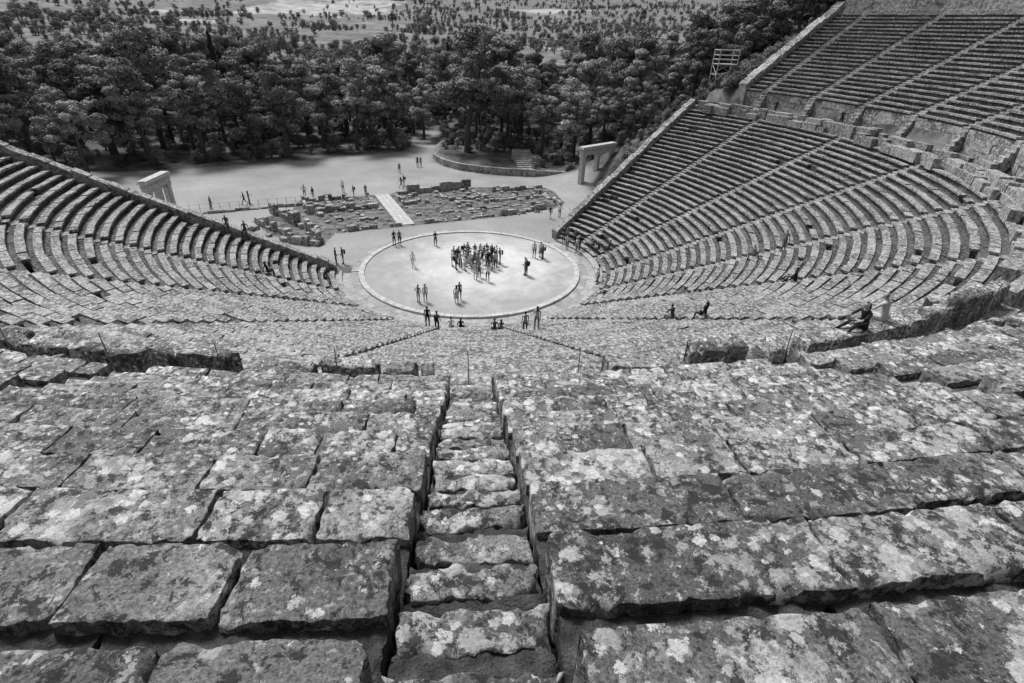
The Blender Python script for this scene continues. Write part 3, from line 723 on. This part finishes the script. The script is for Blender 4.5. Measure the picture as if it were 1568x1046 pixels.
POSES=dict(
 stand=st(),stand2=st(legs=[(.10,.05,.09),(-.03,.02,.03)],arms=[(.1,.18,1.5,.35),(.0,.1,.15,0)],nod=.15,long=1),
 folded=st(arms=[(.25,.12,1.5,.75),(.25,.12,1.5,.75)],nod=.1),
 camera=st(arms=[(.7,.25,1.75,.35),(.7,.25,1.75,.35)],lean=.05,bag=1),
 bagstand=st(bag=1,arms=[(.2,.15,1.2,.3),(.1,.15,.3,0)],nod=-.1),
 hips=st(arms=[(-.25,.55,1.0,.75),(-.25,.55,1.0,.75)],shorts=1,sleeve=0),
 shorts=st(shorts=1,sleeve=0,hat=1),
 skirt=st(skirt=1,long=1,shorts=1,sleeve=0,arms=[(.0,.15,.3,0),(.3,.15,1.4,.3)]),
 walk=st(legs=[(.45,.12,.02),(-.30,.28,.02)],arms=[(-.4,.12,.3,0),(.4,.12,.4,0)],hz=.90,lean=.05),
 walk2=st(legs=[(-.28,.30,.02),(.42,.10,.02)],arms=[(.35,.12,.5,0),(-.35,.12,.3,0)],hz=.905,lean=.06,long=1,shorts=1),
 sit=st(seat=1,legs=[(1.50,1.50,.14),(1.50,1.45,.12)],arms=[(.65,.15,.75,.15),(.65,.15,.75,.15)],lean=.22,nod=.05),
 sit2=st(seat=1,legs=[(1.45,1.25,.08),(1.5,1.55,.25)],arms=[(-.45,.25,.1,0),(.7,.12,.9,.2)],lean=-.12,long=1),
 sitfwd=st(seat=1,legs=[(1.52,1.5,.2),(1.52,1.5,.2)],arms=[(.95,.1,.75,.35),(.95,.1,.75,.35)],lean=.5,nod=.2),
 sitlong=st(seat=1,legs=[(2.1,1.55,.05),(2.0,1.2,.1)],arms=[(.8,.15,.5,.2),(-.4,.2,.1,0)],lean=.12,long=1),
 sitbench=st(seat=1,legs=[(2.15,1.45,.05),(1.9,.75,.08)],arms=[(1.0,.15,.4,.2),(.9,.2,.5,0)],lean=.25,nod=.1,long=1),
)
PM={k:make_person(v) for k,v in POSES.items()}
def person(x,y,z,face,pose,shirt,pants,hair='D',h=1.,name=None):
    nm=name or ("visitor_seated" if pose.startswith("sit") else "visitor_walking" if pose.startswith("walk") else "visitor_standing")
    o=bpy.data.objects.new(nm,PM[pose]);SC.collection.objects.link(o)
    for i,m in ((1,M_hairL if hair=='L' else M_hairD),(2,CL[shirt]),(3,CL[pants])):
        o.material_slots[i].link='OBJECT';o.material_slots[i].material=m
    o.scale=(h,h,h);o.location=(x,y,z);o.rotation_euler=(0,0,math.radians(face)-math.pi/2)
def ssit(ang,k,pose,shirt,pants,hair='D',face=None,dz=0.,h=1.):
    r=LR0+k*LDR+.12;z=LZ0+k*LDZ;x,y=pol(r,rad_(ang));person(x,y,z+.005+dz,(ang+180) if face is None else face,pose,shirt,pants,hair,h)
def rowz(x,y):
    r=math.hypot(x,y);k=int((r-LR0)/LDR);return LZ0+k*LDZ-(.085 if (r-LR0)-k*LDR>.36 else 0)
L3=[(-30.5,17.4,0,'stand','mid','dark'),(-27.5,19.7,200,'walk','dark','black'),(-27,19.9,20,'stand2','black','black'),(-21.2,23.1,-60,'hips','light','mid'),(-20,22.5,150,'stand','dark','light'),
(-16.9,25.8,-90,'stand2','white','dark'),(-15.1,23.6,200,'bagstand','black','black'),(-13.6,23.9,-60,'folded','dark','dark'),(-9.5,28.4,210,'walk','black','dark'),(-9.2,29.2,200,'bagstand','dark','black'),(-10.7,37.1,-80,'walk','dark','dark'),(-8.3,41.2,-100,'stand','black','black'),(-7.8,41.5,-100,'stand2','mid','black'),
(9.6,15.2,-120,'walk','black','light'),(10.8,15.7,-130,'stand2','white','mid'),(-7.8,5.7,-60,'folded','black','black'),(-7.25,5.8,-100,'stand','dark','black'),(-3.6,5.7,-90,'folded','black','black'),(-12.6,.7,10,'stand','black','black'),(-12.0,.9,200,'bagstand','black','dark'),
(-5.4,0,-80,'walk2','white','light'),(-4.3,-7.5,60,'hips','mid','light'),(-3.75,-7.35,100,'shorts','light','mid'),(-1.2,-7.6,90,'skirt','white','light'),(-.95,-7.0,110,'stand2','black','black'),(5,-1.7,170,'hips','light','mid'),(5.1,-2.0,150,'bagstand','dark','dark'),(1.5,-3.3,90,'stand2','white','black'),(.4,-2.8,80,'shorts','light','light'),(.75,-2.3,120,'folded','mid','dark'),
(6.3,2.5,-110,'stand','light','dark'),(6.95,2.6,-130,'skirt','white','mid'),(7.1,2.0,160,'camera','dark','black'),(9.9,6.8,-110,'folded','black','dark'),(10.4,7.3,-120,'stand','mid','black'),(10.9,5.6,-140,'camera','dark','black'),(10.0,5.0,-120,'stand2','light','dark'),(10.8,3.9,150,'hips','white','mid'),(11.2,4.4,190,'bagstand','black','black'),
(11.3,-4.2,170,'stand','light','dark'),(11.4,-3.6,150,'skirt','white','white')]
def gz(x,y):
    r=math.hypot(x,y);a=math.degrees(math.atan2(y,x));ins=((a-AR)%360+(AL-a)%360)>200
    return .03 if r<9.8 else (-.04 if ins and r<11.75 else (.16 if ins and r<12.4 else .0))
for x,y,f,p,s,q in L3: person(x,y,gz(x,y),f,p,s,q,random.choice('DDL'),random.uniform(.93,1.02))
cnt=0;cp=[]
while cnt<34:
    a=random.uniform(0,6.28);q=math.sqrt(random.random());x=.45+2.4*q*math.cos(a);y=.6+2.0*q*math.sin(a)
    if any((x-u)**2+(y-v)**2<.19 for u,v in cp): continue
    cp.append((x,y));cnt+=1
    person(x,y,.03,math.degrees(math.atan2(1.2-y,.8-x))+random.uniform(-40,40),random.choice(['stand','stand2','folded','bagstand','camera','hips','shorts','stand']),random.choice(['white','light','mid','dark','black','black','dark','white']),random.choice(['black','dark','black','mid','light']),random.choice('DDL'),random.uniform(.90,1.02))
for x,y,f,p,s,q in [(-3.1,-13.7,95,'stand','black','dark'),(-2.45,-13.6,80,'bagstand','light','dark'),(3.5,-17.0,100,'stand','striped','dark'),(4.15,-17.8,80,'stand2','light','mid'),(22.4,-12.4,200,'walk','mid','dark')]:
    person(x,y,rowz(x,y),f,p,s,q)
ssit(-96.5,1,'sit','white','mid');ssit(-93.3,1,'sit2','black','dark');ssit(-84.4,5,'sit','dark','dark');ssit(-82.9,5,'sit2','mid','dark')
ssit(-154.6,7,'sit2','black','black');ssit(-161,1,'sit','black','dark');ssit(-29.2,16,'sit','mid','dark');ssit(-46.5,21,'sitlong','black','black',face=-200)
ssit(-63.2,17,'sit','dark','mid');ssit(-61.6,19,'sit2','black','black')
# couple sitting up on the big parapet block
x,y=pol(36.8,rad_(-72.7));person(x,y,DZ+.86,190,'sitbench','black','black')
x,y=pol(36.68,rad_(-71.2));person(x,y,DZ+.86,112,'sit','light','light','L')
ssit(13,1,'sit','black','dark');ssit(10,2,'sit2','dark','dark','L');ssit(18,1,'sitfwd','mid','dark')
person(34.6,15.9,DZ-.02,200,'walk','black','black');person(37.2,7.6,DZ-.02,250,'stand','black','black')
for r,ex,po in ((20.5,.1,'sit'),(19.2,.1,'sit2')):
    x,y=pol(r,rad_(AL));person(x+.35*math.sin(rad_(AL)),y+.4,lowf(r)+.56,-80,po,'dark','dark')
